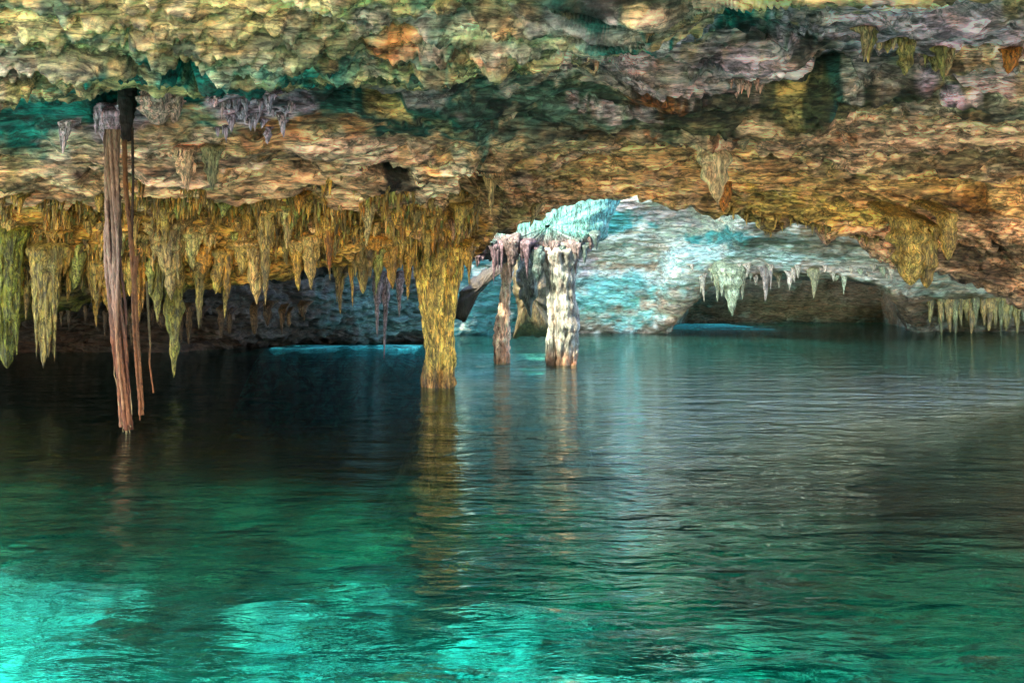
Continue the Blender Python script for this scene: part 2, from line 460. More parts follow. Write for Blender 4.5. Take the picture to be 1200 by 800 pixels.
for _ in range(110):
    x_, y_ = 1250 * _b.random() - 20, 215 * _b.random() ** 1.2
    pal = [TEAL, DTEAL, (.62, .50, .24), PINK, (.78, .60, .44), ORANGE] if x_ < 620 and y_ < 110 else ([(.9, .58, .62), (.8, .5, .7), (.90, .66, .60), DTEAL, (.90, .6, .5)] if y_ < 110 else [(.86, .62, .42), (.80, .54, .46), (.60, .40, .14), (.30, .24, .12), (.86, .70, .52), ORANGE])  # teal specks paint coloured shade in among the lumps
    blobsA.append((x_, y_, 14 + 50 * _b.random(), 3 + 7 * _b.random(), pal[_b.integers(len(pal))], .35 + .4 * _b.random()))
blobsA = [(*(look(v[0], v[1]) if v[3] < 60 else v[:2]), *v[2:]) for v in blobsA]
colA = paint(TAN, PXA, PYA, PA, blobsA)
ceiling = struct(mesh_obj("cave_ceiling", DA.reshape(-1, 3), None, M_ROCK, col=colA.reshape(-1, 3), quads=gridq(*DA.shape[:2])[:, ::-1]))
DM = DepthMap(); DM.add(DA)

# ---- the rear chamber: pale sloping wall and the low arch beyond
cB = [430, 520, 600, 680, 745, 772, 800, 830, 870, 920, 980, 1040, 1075, 1110, 1200, 1500, 2100]
yb = lambda v: v
lipy = [391, 391, 391, 391, 391, 385, 362, 332, 322, 318, 320, 330, 386, 388, 388, 395, 400]
lipd = [29, 30, 31.5, 32, 32, 31.5, 30.5, 29.5, 29, 28.5, 28.5, 29, 33, 34, 34, 30, 26]
under = [l > 375 for l in lipy]
fB = [
    [((HZ - (7.5 - H) / 30 * F), 30)] * 5 + [((HZ - (7.5 - H) / 26 * F), 26)] * 12,
    [(206, 28)] * 5 + [(206, 25.5)] * 6 + [(222, 22)] * 6,
    [(236, 28.4)] * 3 + [(236, 28.4)] * 5 + [(250, 26.4)] * 3 + [(258, 25)] * 6,
    [(285, 29.3)] * 3 + [(278, 29.2)] * 5 + [(280, 27)] * 3 + [(290, 27)] * 6,
    [(310, 30)] * 3 + [(306, 30.1)] * 3 + [(303, 28.6)] * 2 + [(300, 28)] * 3 + [(312, 28.5)] * 6,
    list(zip(lipy, lipd)),
    [((HZ - (-0.4 - H) / (d + 1) * F), d + 1) if u else (l - 5, d + 3) for l, d, u in zip(lipy, lipd, under)],
    [((HZ - (-0.6 - H) / (d + 1.4) * F), d + 1.4) if u else (326, 37) for l, d, u in zip(lipy, lipd, under)],
    [((HZ - (-0.7 - H) / (d + 1.6) * F), d + 1.6) if u else (HZ - 4.7 / 38.5 * F, 38.5) for l, d, u in zip(lipy, lipd, under)],
    [((HZ - (-0.9 - H) / (d + 2) * F), d + 2) if u else (HZ - 4.7 / 43 * F, 43) for l, d, u in zip(lipy, lipd, under)],
    [((HZ - (-1.2 - H) / (d + 3) * F), d + 3) if u else (338, 45) for l, d, u in zip(lipy, lipd, under)],
    [((HZ - (-1.4 - H) / (d + 4) * F), d + 4) if u else (377.5, 47.5) for l, d, u in zip(lipy, lipd, under)],
    [((HZ - (-5 - H) / (d + 5) * F), d + 5) if u else ((HZ - (-5 - H) / 48 * F), 48) for l, d, u in zip(lipy, lipd, under)],
]
pxB = columns(430, 1300, 1.8, 420, 2100, 30)
PB, PXB, PYB, rfB = profile_sheet(cB, fB, pxB, [8, 25, 35, 30, 40, 60, 14, 14, 10, 4, 14, 40, 8])
DB, _ = displaced(PB, 1.3, 2.4, 0.03, 0.22, 0.35 + 0 * PXB)
CALC, CYAN = (.72, .78, .66), (.24, .70, .65)
blobsB = [
    (770, 250, 90, 12, (.48, .42, .46), .6), (680, 262, 70, 16, (.03, .42, .42), .9), (640, 275, 60, 10, (.03, .42, .42), .9), (870, 281, 75, 13, (.02, .36, .36), .9),  # turquoise and cyan patches paint in light thrown up by the water
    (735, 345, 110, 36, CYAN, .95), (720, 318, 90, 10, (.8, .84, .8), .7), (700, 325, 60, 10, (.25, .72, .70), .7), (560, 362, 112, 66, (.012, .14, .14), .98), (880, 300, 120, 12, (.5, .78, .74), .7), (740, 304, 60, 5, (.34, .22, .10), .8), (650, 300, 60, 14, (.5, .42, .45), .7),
    (960, 285, 120, 14, (.20, .20, .13), .8), (1000, 262, 120, 20, (.2, .16, .08), .9), (730, 386, 110, 9, (.26, .20, .12), .9), (690, 372, 30, 10, (.4, .34, .22), .6),
    (1130, 362, 110, 28, (.26, .22, .08), .9), (1090, 345, 50, 20, (.25, .34, .26), .8), (930, 355, 200, 32, (.50, .36, .24), .9), (950, 318, 120, 9, (.5, .46, .38), .8),
]
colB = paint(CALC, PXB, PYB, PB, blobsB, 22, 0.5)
rear = struct(mesh_obj("cave_wall", DB.reshape(-1, 3), None, M_FAR, col=colB.reshape(-1, 3), quads=gridq(*DB.shape[:2], drop=((rfB > 7.95) & (rfB < 8.95))[:, None] & ((PXB > 815) & (PXB < 930)))[:, ::-1]))  # dropped quads: unseen roof slit added to light the far arch

# ---- the dark recess behind the curtain of stalactites
cC = [-900, 0, 200, 330, 450, 545]
fC = [
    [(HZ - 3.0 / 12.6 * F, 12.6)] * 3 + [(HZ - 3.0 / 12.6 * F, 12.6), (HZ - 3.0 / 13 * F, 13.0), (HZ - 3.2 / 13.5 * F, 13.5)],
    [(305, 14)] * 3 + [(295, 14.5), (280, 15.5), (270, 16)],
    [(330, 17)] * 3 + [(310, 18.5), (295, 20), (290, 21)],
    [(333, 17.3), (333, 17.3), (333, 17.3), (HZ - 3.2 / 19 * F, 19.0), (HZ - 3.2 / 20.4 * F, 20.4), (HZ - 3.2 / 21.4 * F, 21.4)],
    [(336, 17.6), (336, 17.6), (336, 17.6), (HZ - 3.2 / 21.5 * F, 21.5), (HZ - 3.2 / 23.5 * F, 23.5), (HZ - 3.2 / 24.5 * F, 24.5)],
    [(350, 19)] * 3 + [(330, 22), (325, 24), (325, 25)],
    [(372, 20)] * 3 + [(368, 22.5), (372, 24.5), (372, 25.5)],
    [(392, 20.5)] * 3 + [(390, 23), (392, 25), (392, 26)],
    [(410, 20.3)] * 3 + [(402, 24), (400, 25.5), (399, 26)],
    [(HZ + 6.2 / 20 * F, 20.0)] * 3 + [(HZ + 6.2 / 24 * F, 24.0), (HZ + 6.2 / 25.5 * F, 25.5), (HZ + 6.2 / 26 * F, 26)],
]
pxC = columns(-200, 522, 2.2, -900, 522, 20)
PC, PXC, PYC, rfC = profile_sheet(cC, fC, pxC, [10, 20, 20, 8, 4, 25, 20, 12, 12])
DC, _ = displaced(PC, 1.3, 1.8, 0.03, 0.7)
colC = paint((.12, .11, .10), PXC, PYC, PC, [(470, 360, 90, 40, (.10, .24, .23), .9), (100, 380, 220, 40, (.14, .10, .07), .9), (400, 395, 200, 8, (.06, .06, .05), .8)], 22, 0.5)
struct(mesh_obj("recess_wall", DC.reshape(-1, 3), None, M_FAR, col=colC.reshape(-1, 3), quads=gridq(*DC.shape[:2], drop=((rfC > 2.95) & (rfC < 3.95))[:, None] & (PXC > 370))[:, ::-1]))  # dropped quads: unseen skylight slit, added for the recess wall
DM2 = DepthMap(); DM2.add(DB)

# ------------------------------------------------------------------ water, lake bed, unseen bounce bank behind
def lake_bed():
    xs = np.concatenate([np.linspace(-70, -9, 25), np.linspace(-8.8, 9, 260), np.linspace(9.3, 70, 25)])
    ys = np.concatenate([np.linspace(-40, 0.5, 30), np.linspace(0.7, 12, 230), np.linspace(12.2, 60, 120)])
    X, Y = np.meshgrid(xs, ys)
    base = -1.35 - 1.3 * smooth(Y, 4, 9) - 0.9 * smooth(X, -0.5, 3.5) * (1 - smooth(Y, 8, 14)) + 0.35 * smooth(-X, 0.5, 3) * (1 - smooth(Y, 4, 7))
    f = np.stack([X, Y, base], 2).reshape(-1, 3).astype(np.float32)
    g = f * np.array([.7, 1.1, 0])
    n = 0.35 * fbm(g * 0.9 + 2, 5, 0.55) + 0.5 * np.maximum(0, 0.42 - worley(g * 0.9 + 0.2 * fbm(g * 2, 2)[:, None])) + 0.12 * np.maximum(0, .5 - worley(g * 2.6))
    Z = base + n.reshape(X.shape) * (1 - smooth(Y, 13, 18) * .4)
    Z = Z + (1.8 + 1.6) * smooth(-Y, 6, 14)
    pool = np.maximum(smooth(Y, 22.5, 26) * (1 - smooth(Y, 29, 32)) * smooth(X, -8, -5) * (1 - smooth(X, 9, 12)), smooth(Y, 12.3, 14) * (1 - smooth(Y, 20, 23)) * smooth(X, -2.6, -1.2) * (1 - smooth(X, 0.9, 2.0)))  # shallows added to catch and bounce light at the rear
    strip = np.maximum(smooth(Y, 34, 36) * (1 - smooth(Y, 45, 47)) * smooth(X, 5, 7) * (1 - smooth(X, 12, 15)), smooth(Y, 20.6, 21.2) * (1 - smooth(Y, 23.6, 24.2)) * smooth(X, -8, -6.5) * (1 - smooth(X, -2.6, -2)))
    Z = Z + (-.38 + .12 * n.reshape(X.shape) - Z) * pool  # pool: the shallows added to bounce light
    rock = smooth(fbm(g * 1.25 + 61, 6, 0.68) + .35 * fbm(g * 4.5 + 7, 4, .6) - .26 * smooth(-f[:, 0], -.6, 1.4) * (1 - smooth(f[:, 1], 3.6, 5.0)), -0.10, 0.14)
    sand = np.array((.66, .68, .62)); dark = np.array((.03, .05, .03)); brn = np.array((.12, .08, .04))
    k2 = smooth(fbm(g * 1.3 + 11, 3), 0.1, 0.5)[:, None]
    dk = dark * (1 - k2) + brn * k2
    col = sand * (1 - rock[:, None]) + dk * rock[:, None]
    deep = (smooth(f[:, 0], -.3, 3.0) * 0.55 + smooth(f[:, 1], 3.8, 5.6) * 0.93).clip(0, .93)[:, None]  # darker pigment ahead and to the right paints in the fading sunlight
    col = col * (1 - deep) + (np.array((.05, .17, .08)) * (1 - rock[:, None]) + np.array((.004, .010, .006)) * rock[:, None]) * deep  # deep: fading sunlight painted into the bed colour
    Z = Z + (.0 + .10 * n.reshape(X.shape) - Z) * strip
    pool = np.maximum(pool, strip)
    col = col * (1 - .8 * smooth(f[:, 1:2], 7.5, 11) )  # rear bed painted darker to offset sun from the added roof opening
    pk = pool.reshape(-1, 1) * .9
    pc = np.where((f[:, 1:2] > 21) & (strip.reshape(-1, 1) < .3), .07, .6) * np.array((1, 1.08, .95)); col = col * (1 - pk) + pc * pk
    sk = strip.reshape(-1, 1); col = col * (1 - sk) + np.array((.07, .72, .68)) * sk  # turquoise colour stands in for glowing water along the waterline
    V = np.stack([X, Y, Z], 2).reshape(-1, 3)
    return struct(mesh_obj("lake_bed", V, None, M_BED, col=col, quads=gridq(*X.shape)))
lake_bed()

def box_water():
    x, y0, y1, zb = 69, -39, 59, -6.0
    V = [(-x, y0, 0), (x, y0, 0), (x, y1, 0), (-x, y1, 0), (-x, y0, zb), (x, y0, zb), (x, y1, zb), (-x, y1, zb)]
    Fc = [(0, 1, 2, 3), (7, 6, 5, 4), (4, 5, 1, 0), (5, 6, 2, 1), (6, 7, 3, 2), (7, 4, 0, 3)]
    return struct(mesh_obj("water", V, Fc, M_WATER, shade=False))
box_water()

def ground():  # unseen bank, added to bounce warm light inside
    m = bpy.data.materials.new("bounce_bank"); nt, N, L = nodes(m); b = N["Principled BSDF"]  # unseen pale bank, sloped and coloured to bounce warm light inside
    n = noise_node(nt, 0.6, 8, .65); L.new(ramp(nt, n.outputs[0], [(.35, (.42, .32, .20)), (.65, (.62, .50, .36))]), b.inputs['Base Color']); b.inputs['Roughness'].default_value = .9
    xs = np.linspace(-900, 900, 40); ys = np.concatenate([np.linspace(-900, -40, 20), np.linspace(-36, -2, 30)])
    X, Y = np.meshgrid(xs, ys); f = np.stack([X, Y, X * 0], 2).reshape(-1, 3).astype(np.float32)
    Z = np.interp(-Y, [0, 3, 14, 26, 60, 900], [-.6, -.1, 6.0, 10, 12, 12]) + .25 * fbm(f * .25, 4).reshape(X.shape)
    return struct(mesh_obj("ground", np.stack([X, Y, Z], 2).reshape(-1, 3), None, m, quads=gridq(*X.shape)))
ground()

# ------------------------------------------------------------------ stalactites and columns
def tube_grid(path, radii, nseg, seed, flute=0.16, rough=0.12, fs=6.0, squash=1.0, nfl=5):
    """a limb of dripstone: rings along path, fluted and knobbly; closed at the last ring"""
    r_ = np.random.default_rng(seed)
    path = np.asarray(path, np.float32); radii = np.asarray(radii, np.float32)
    n = len(path)
    th = np.linspace(0, 2 * np.pi, nseg, endpoint=False)
    ph = r_.random(4) * 6.28
    off = r_.random(3) * 50
    T, A = np.meshgrid(np.linspace(0, 1, n), th, indexing='ij')
    dirs = np.stack([np.cos(A), np.sin(A) * squash, np.zeros_like(A)], 2)
    q = path[:, None, :] + dirs * radii[:, None, None]
    s = fs / max(radii.max(), 1e-3) * 0.25
    nz = fbm((np.stack([dirs[..., 0] * radii[:, None], dirs[..., 1] * radii[:, None], path[:, None, 2] * np.ones_like(A) * 0.55], 2) * s + off).reshape(-1, 3), 3, 0.6).reshape(A.shape)
    nz2 = ridged((np.stack([dirs[..., 0], dirs[..., 1], path[:, None, 2] * np.ones_like(A) * 0.8 / max(radii.max(), 1e-3) * 0.35], 2) * 1.6 + off).reshape(-1, 3), 2).reshape(A.shape)
    fl = np.cos(nfl * A + ph[0] + 2 * T) * 0.5 + np.cos((nfl + 4) * A + ph[1] - 1.5 * T) * 0.5
    k = 1 + flute * (0.45 * fl + 0.8 * nz2) + rough * nz * 2.2
    V = path[:, None, :] + dirs * (radii[:, None] * k)[..., None]
    return V, nz

def join_tubes(tubes, wrap=True):
    Vs, Qs, Ts, Zs, o = [], [], [], [], 0
    for V, nz in tubes:
        n, s = V.shape[:2]
        Vs.append(V.reshape(-1, 3)); Zs.append(nz.ravel())
        r, c = np.meshgrid(np.arange(n - 1), np.arange(s), indexing='ij')
        a = r * s + c; b = r * s + (c + 1) % s
        Qs.append((np.stack([a, b, b + s, a + s], 2).reshape(-1, 4) + o))
        o += n * s
    return np.concatenate(Vs), np.concatenate(Qs), np.concatenate(Zs)

def drip_profile(t, style):
    if style == 'cone': return (1 - t) ** 0.85 * 0.88 + 0.12 * np.sqrt(np.clip(1 - t, 0, 1)) 
    if style == 'bulb': return np.sqrt(np.clip(1 - t ** 2.4, 0, 1)) * (0.72 + 0.28 * np.sin(np.pi * t))
    if style == 'spike': return (1 - t) ** 1.5 * 0.9 + 0.1 * np.sqrt(np.clip(1 - t, 0, 1))
    if style == 'fang': return np.clip(1 - t ** 1.9, 0, 1) ** 0.95
    if style == 'straw': return 0.55 * np.sqrt(np.clip(1 - t, 0, 1)) + 0.45 * (1 - t) ** 2
    return 1 - t

def stalactite(name, px, ytop, ytip, wpx, color, seed, style='cone', drips=3, d=None, lean=0.0, tipcol=None, up=0.25, squash=0.8, flare=0.5, dl=(.25, .75), off=0.0, nseg=None, mat=None, dm=None, flute=0.2, rough=0.16):
    if d is None:
        d = ((dm or DM).at(px, ytop, 4) or 11.5) - off
    top = world_pt(px, ytop, d); tip = world_pt(px + lean, ytip, d)
    L = top[2] - tip[2]; R = wpx / 2 / F * d
    r_ = np.random.default_rng(seed)
    n = int(np.clip((ytip - ytop) / 3, 8, 44)); nseg = nseg or int(np.clip(wpx * 0.9, 9, 34))
    tubes = []
    def one(x, y, z0, l, r, k, st):
        t = np.linspace(0, 1, n)
        rad = r * drip_profile(t, st) * (1 + flare * np.exp(-t * 7)) * (1 + .16 * np.sin(t * (9 + 9 * r_.random()) + 6 * r_.random()) * r_.random() + .12 * np.sin(t * (20 + 16 * r_.random()))) + 0.0015
        w = (r_.random(2) - .5) * r * 0.9
        path = np.stack([x + w[0] * t ** 1.5 + (tip[0] - top[0]) * t * (1 if k == 0 else .5), y + w[1] * t ** 1.5 + up * 0.4 * np.exp(-t * 9), z0 - l * t], 1)
        # a root into the rock above
        path = np.concatenate([path[:1] + [[0, up * 1.2, up * .5]], path]); rad = np.concatenate([[rad[0] * 1.25], rad])
        tubes.append(tube_grid(path, rad, nseg, seed * 13 + k, flute=flute, rough=rough, squash=squash))
    one(0, 0, 0, L, R, 0, style)
    for k in range(drips):
        a_ = r_.random() * 6.28; rr = R * (0.55 + 0.5 * r_.random())
        l = L * (dl[0] + (dl[1] - dl[0]) * r_.random())
        one(math.cos(a_) * rr, -abs(math.sin(a_)) * rr * 0.8, 0.02 * r_.random(), l, R * (0.28 + 0.3 * r_.random()), k + 1, 'cone')
    V, Q, nz = join_tubes(tubes)
    t = np.clip(-V[:, 2] / max(L, 1e-3), 0, 1)
    col = np.array(color, np.float32)[None, :] * (1 + 0.55 * nz[:, None])
    if tipcol is not None:
        m = smooth(t + 0.15 * nz, 0.45, 0.8)[:, None]
        col = col * (1 - m) + np.array(tipcol) * (1 + .4 * nz[:, None]) * m
    o = mesh_obj(name, V, None, mat or M_STAL, col=np.clip(col, 0.005, 0.9), quads=Q)
    o.location = top
    return o

GOLDS = [(.60, .35, .06), (.52, .29, .05), (.46, .31, .07), (.66, .43, .14), (.36, .23, .05), (.55, .26, .035), (.36, .35, .08), (.30, .21, .06)]

# ---- columns
def column(name, label, path_px, color, seed, d, extra=(), flute=0.22, nfl=6, mat=None, part=None):
    """path_px: list of (px, py, width) down to the waterline; goes on below the water"""
    base = world_pt(path_px[-1][0], path_px[-1][1], d); base[2] = 0
    def limb(pp, k, seed2):
        pts = [world_pt(x, y, d) - base for x, y, w in pp]; rad = [w / 2 / F * d for x, y, w in pp]
        pts = [pts[0] + [0, 0.5, 0.25]] + pts + [pts[-1] - [0, 0, 1.6]]; rad = [rad[0] * 1.3] + rad + [rad[-1] * 1.25]
        pts, rad = np.array(pts), np.array(rad)
        s = np.concatenate([[0], np.cumsum(np.linalg.norm(np.diff(pts, axis=0), axis=1))])
        u = np.linspace(0, s[-1], 110)
        P_ = np.stack([np.interp(u, s, pts[:, i]) for i in range(3)], 1); R_ = np.interp(u, s, rad)
        ker = np.hanning(11); ker /= ker.sum()
        R_ = np.convolve(np.pad(R_, 5, mode='edge'), ker, mode='valid')
        return tube_grid(P_, R_, 56, seed2, flute=flute, rough=0.13, nfl=nfl, squash=0.85, fs=9)
    front = lambda T, k: (T[0] - np.array([0, .10 + .02 * (k % 3), 0], np.float32) * (1 if len(extra) > 3 else 0), T[1])
    tubes = [limb(path_px, 0, seed)] + [front(limb(p, 1 + i, seed + 7 * (i + 1)), i) for i, p in enumerate(extra)]
    def skin(tb, nm, par):
        V, Q, nz = join_tubes(tb)
        col = np.array(color, np.float32)[None, :] * (1 + 0.6 * nz[:, None])
        st = fbm(np.stack([V[:, 0] * 9, V[:, 1] * 9, V[:, 2] * 1.2], 1) + seed, 3)[:, None]
        col = col * (1 + 0.35 * st)
        wl_ = (1 - smooth(V[:, 2] + .1 * st[:, 0], .05, .42))[:, None]      # the tide mark
        col = col * (1 - .75 * wl_) + np.array((.30, .14, .05)) * (1 + .8 * st) * .75 * wl_
        return mesh_obj(nm, V, None, mat or M_STAL, col=np.clip(col, .01, .9), quads=Q, parent=par), V
    o, V = skin(tubes[:1] if part else tubes, name, None)
    o.location = base
    if part:
        for tb in tubes[1:]: skin([tb], part, o)
    return o, V

c1, _ = column("stalagmite_column", "", [(515, 292, 52), (514, 312, 38), (515, 340, 32), (515, 370, 28), (516, 396, 25), (515, 416, 23), (515, 422, 28), (515, 452, 27)], (.66, .47, .10), 11, 12.1,
    extra=[[(x0, 296, w), ((x0 * 2 + x1) / 3, 330, w * .75), ((x0 + 2 * x1) / 3, 370, w * .6), (x1, 412, w * .55), (x1, 452, w * .5)] for x0, x1, w in [(490, 504, 13), (499, 507, 12), (509, 512, 12), (519, 517, 11), (530, 523, 12), (539, 526, 10), (494, 502, 7), (534, 529, 7)]], flute=0.34, nfl=9)
tag(c1, "thick golden fluted stone column standing in the water", "column")
c2, _ = column("stalagmite_column", "", [(592, 296, 14), (594, 312, 12), (593, 335, 10), (591, 360, 11), (589, 380, 16), (588, 400, 17), (588, 424, 15)], (.80, .58, .44), 23, 16.8, flute=0.2, mat=M_PALE)
tag(c2, "slim pinkish brown stone column, bulging at its foot", "column")
c3, _ = column("stalagmite_column", "", [(659, 296, 34), (659, 312, 25), (660, 335, 19), (661, 360, 21), (663, 378, 25), (662, 392, 22), (660, 410, 18), (659, 427, 16)], (.30, .35, .34), 31, 16.2,
    extra=[[(645, 296, 18), (645, 320, 11), (646, 350, 9), (648, 380, 8), (646, 405, 11), (645, 427, 8)], [(668, 376, 10), (671, 396, 11), (672, 412, 9), (672, 427, 6)], [(672, 294, 14), (669, 325, 8), (668, 350, 7)]], flute=0.34, mat=M_PALE, part='strand')
tag(c3, "white calcite column of two joined strands standing in the water", "column")

# ------------------------------------------------------------------ roots
def root_mesh(paths, mat, colors, seed, name, parent=None, loc=None):
    Vs = []
    tubes = []; cols = []
    for k, (pts, rads, c0, c1_) in enumerate(paths):
        pts = np.array(pts, float) - loc; rads = np.array(rads, float)
        s = np.concatenate([[0], np.cumsum(np.linalg.norm(np.diff(pts, axis=0), axis=1))])
        n = 90
        u = np.linspace(0, s[-1], n)
        P_ = np.stack([np.interp(u, s, pts[:, i]) for i in range(3)], 1); R_ = np.interp(u, s, rads)
        ker = np.hanning(13); ker /= ker.sum()
        for i in range(2): P_[:, i] = np.convolve(np.pad(P_[:, i], 6, mode='edge'), ker, mode='valid')
        V, nz = tube_grid(P_, R_, 22 if rads.max() > 0.03 else 9, seed + k, flute=0.22, rough=0.16, nfl=5)
        tubes.append((V, nz))
        t = np.repeat(np.linspace(0, 1, n), V.shape[1])[:, None]
        m = smooth(t + 0.12 * nz.reshape(-1, 1), 0.45, 0.85)
        cols.append(np.array(c0) * (1 - m) + np.array(c1_) * m)
    V, Q, nz = join_tubes(tubes)
    col = np.concatenate(cols) * (1 + 0.4 * nz[:, None])
    return mesh_obj(name, V, None, mat, parent=parent, col=np.clip(col, .004, .9), quads=Q)

def W(px, py, d): return world_pt(px, py, d)
DR = 8.0
BARK0, BARK1, RED0, RED1 = (.22, .13, .08), (.22, .07, .022), (.22, .09, .03), (.34, .12, .035)
rt = bpy.data.objects.new("hanging_root", None); C.objects.link(rt); rt.location = W(130, 150, DR)
loc0 = np.array(rt.location)
def strand(dx0, w, seed, c0, c1_, y0=152, y1=503, dz=0.0, amp=3.0):
    r_ = np.random.default_rng(seed)
    ys = np.linspace(y0, y1, 9)
    base = np.interp(ys, [100, 175, 330, 440, 503], [133, 130, 134, 143, 148])
    xs = base + .78 * dx0 * np.interp(ys, [100, 300, 503], [1.0, 1.0, .7]) + (r_.random(9) - .5) * amp + (3.6 * np.sin(ys / 42.0 + seed * 1.7) if w > 3 else 0)
    return [W(x, y, DR + dz) for x, y in zip(xs, ys)], [w * .8 / 2 / F * DR * k * kk for k, kk in zip(np.linspace(1.05, .75, 9), .85 + .35 * r_.random(9))], c0, c1_
PALE = (.36, .22, .15)
root_mesh([strand(0, 14, 1, (.10, .06, .04), BARK1, amp=.5)] + [strand(dx, w, 2 + i, c0, c1_, dz=dz, y1=y1) for i, (dx, w, dz, c0, c1_, y1) in enumerate([
    (-8, 5, -.02, PALE, BARK1, 470), (-5, 6, -.06, PALE, (.32, .13, .05), 500), (-1, 6, -.10, BARK0, BARK1, 504), (3, 6, -.09, PALE, (.34, .12, .04), 498), (6, 5, -.06, BARK0, BARK1, 488),
    (9, 4, -.01, (.12, .06, .04), (.20, .07, .03), 495), (1, 4, -.13, PALE, (.40, .18, .07), 480)])], M_ROOT, None, 50, "trunk", rt, loc0)
for k, (dx, y0, y1, w) in enumerate([(-9, 440, 478, 2.0), (9, 450, 500, 2.0), (3, 470, 508, 2.2), (-2, 470, 507, 1.6), (-13, 400, 452, 1.6), (12, 430, 486, 1.5), (6, 485, 511, 1.4), (-6, 480, 506, 1.3), (0, 488, 513, 1.2)]):
    p = strand(dx, w, 70 + k, BARK1, (.45, .30, .12), y0, y1, dz=-.08, amp=3)
    root_mesh([p], M_ROOT, None, 80 + k, "rootlet", rt, loc0)
tag(rt, "thick pale ropy tree root hanging from the roof down to the dark water", "root")

def thin_root(pts, w0, w1, c0, c1_, seed, label, extra=()):
    P_ = [W(x, y, DR + 0.25) for x, y in pts]
    loc = np.array(P_[0])
    ps = [(P_, np.linspace(w0, w1, len(P_)) / 2 / F * DR, c0, c1_)]
    for e_ in extra:
        ps.append(([W(x, y, DR + 0.22) for x, y in e_[0]], np.linspace(e_[1], e_[1] * .5, len(e_[0])) / 2 / F * DR, c0, c1_))
    o = root_mesh(ps, M_ROOT, None, seed, "hanging_root", None, loc)
    o.location = loc
    return tag(o, label, "root")
thin_root([(150, 95), (149, 130), (148, 165)], 20, 9, (.02, .015, .012), (.02, .015, .012), 91, "short black root stub in the hollow above the hanging roots")
thin_root([(145, 150), (147, 220), (152, 260), (157, 330), (160, 400), (163, 450), (166, 486)], 5, 5, RED0, RED1, 92, "slender reddish brown root hanging beside the thick pale root",
          [([(160, 300), (156, 350), (158, 400), (162, 455)], 5), ([(160, 380), (164, 440), (164, 492)], 3), ([(158, 330), (162, 400), (168, 480)], 4)])
thin_root([(155, 150), (156, 210), (155, 260), (154, 310)], 3, 2.5, (.05, .03, .02), (.08, .04, .02), 93, "thin dark root hanging straight above the reddish root")
thin_root([(172, 330), (174, 370), (176, 400), (175, 425), (180, 460)], 2.6, 1.6, (.12, .09, .03), RED1, 94, "wispy rootlet dangling between the red root and the long stalactite")

# ------------------------------------------------------------------ named stalactites
def st(label, *args, cat="stalactite", group=None, name="stalactite", **kw):
    o = stalactite(name, *args, **kw)
    return tag(o, label, cat, group)

st("long mossy gold stalactite with the lowest tip above the dark water", 204, 330, 443, 20, (.34, .30, .06), 101, drips=2)
st("broad tan stalactite swelling over the long mossy tipped one", 198, 262, 352, 34, (.44, .32, .12), 102, drips=6)
st("slanting cluster of gold drips left of the long mossy stalactite", 183, 300, 378, 20, (.34, .30, .07), 103, drips=5)
st("green mossy flowstone mass with an orange stain, by the picture edge", 8, 270, 432, 26, (.26, .27, .035), 104, style='bulb', drips=26, dl=(.45, 1.0), off=.15, name="flowstone", cat="flowstone", nseg=30, flute=.35)
st("olive pendant of dripstone next to the green mossy flowstone", 54, 290, 432, 26, (.38, .29, .07), 105, style='cone', drips=16, dl=(.45, .95), off=.1, nseg=30, flute=.35)
st("lone slender stalactite behind the thick pale root", 112, 350, 383, 8, GOLDS[0], 106, drips=1, d=11.6)
st("hanging gold stalactite midway between the long mossy one and the lit recess", 234, 300, 386, 14, (.34, .26, .06), 107, drips=4)
st("small stalactite at the dark recess edge, its tip free", 265, 320, 373, 10, (.34, .25, .06), 108, drips=2, d=11.6)
st("long pointed tan stalactite hanging alone before the grey recess wall", 311, 250, 358, 16, (.44, .30, .09), 109, drips=4)
st("short plump tan stalactite in the upper curtain", 337, 245, 292, 16, (.46, .32, .13), 110, drips=3)
st("orange stained stalactite with dark red streaks", 385, 250, 318, 16, (.50, .22, .03), 111, drips=3, tipcol=(.52, .15, .015))
st("smooth cream stalactite hanging in front of the amber curtain", 432, 235, 289, 15, (.50, .37, .16), 112, drips=2)
st("thin straight straw stalactite between the orange one and the violet ones", 413, 290, 360, 5, GOLDS[1], 113, style='straw', drips=0, d=12.0)
st("stubby brown stalactite below the amber curtain", 398, 320, 369, 10, (.28, .19, .06), 114, drips=2, d=12.6)
st("violet grey stalactite whose tip dips into the water", 452, 325, 421, 8, (.36, .30, .36), 115, style='straw', drips=2, d=15.5, flare=1.2)
st("violet grey stalactite ending above the water, beside the dipping one", 442, 325, 396, 9, (.32, .26, .30), 116, drips=2, d=15.4)
st("short violet brown stalactite close to the golden column", 468, 325, 372, 8, (.34, .26, .28), 117, drips=2, d=15.0)
st("amber stalactite next to the golden column top", 478, 300, 352, 9, GOLDS[0], 118, drips=3)
st("cream stalactite hanging from the overhang tip above the golden column", 575, 205, 256, 11, (.48, .34, .14), 119, drips=2)
st("small pink brown stalactite under the overhang above the golden column", 531, 256, 283, 13, (.46, .26, .14), 120, drips=2)
st("leaning tan drapery fold on the olive overhang", 630, 238, 266, 10, (.42, .32, .14), 121, drips=0, lean=-9, style='cone')
st("big solitary cream stalactite on the ochre roof", 836, 160, 240, 34, (.95, .66, .38), 122, d=DM.at(834, 172, 4) - .9, mat=M_PALE, style='fang', drips=0, up=.9, flare=.1, flute=.2, tipcol=(.85, .56, .30), squash=.7, nseg=30)
st("rust orange dripstone below the big solitary cream stalactite", 850, 212, 248, 13, (.55, .20, .035), 123, style='bulb', drips=3, off=.1)
st("small cream stub beside the big solitary stalactite", 871, 158, 176, 18, (.48, .36, .22), 124, drips=3)
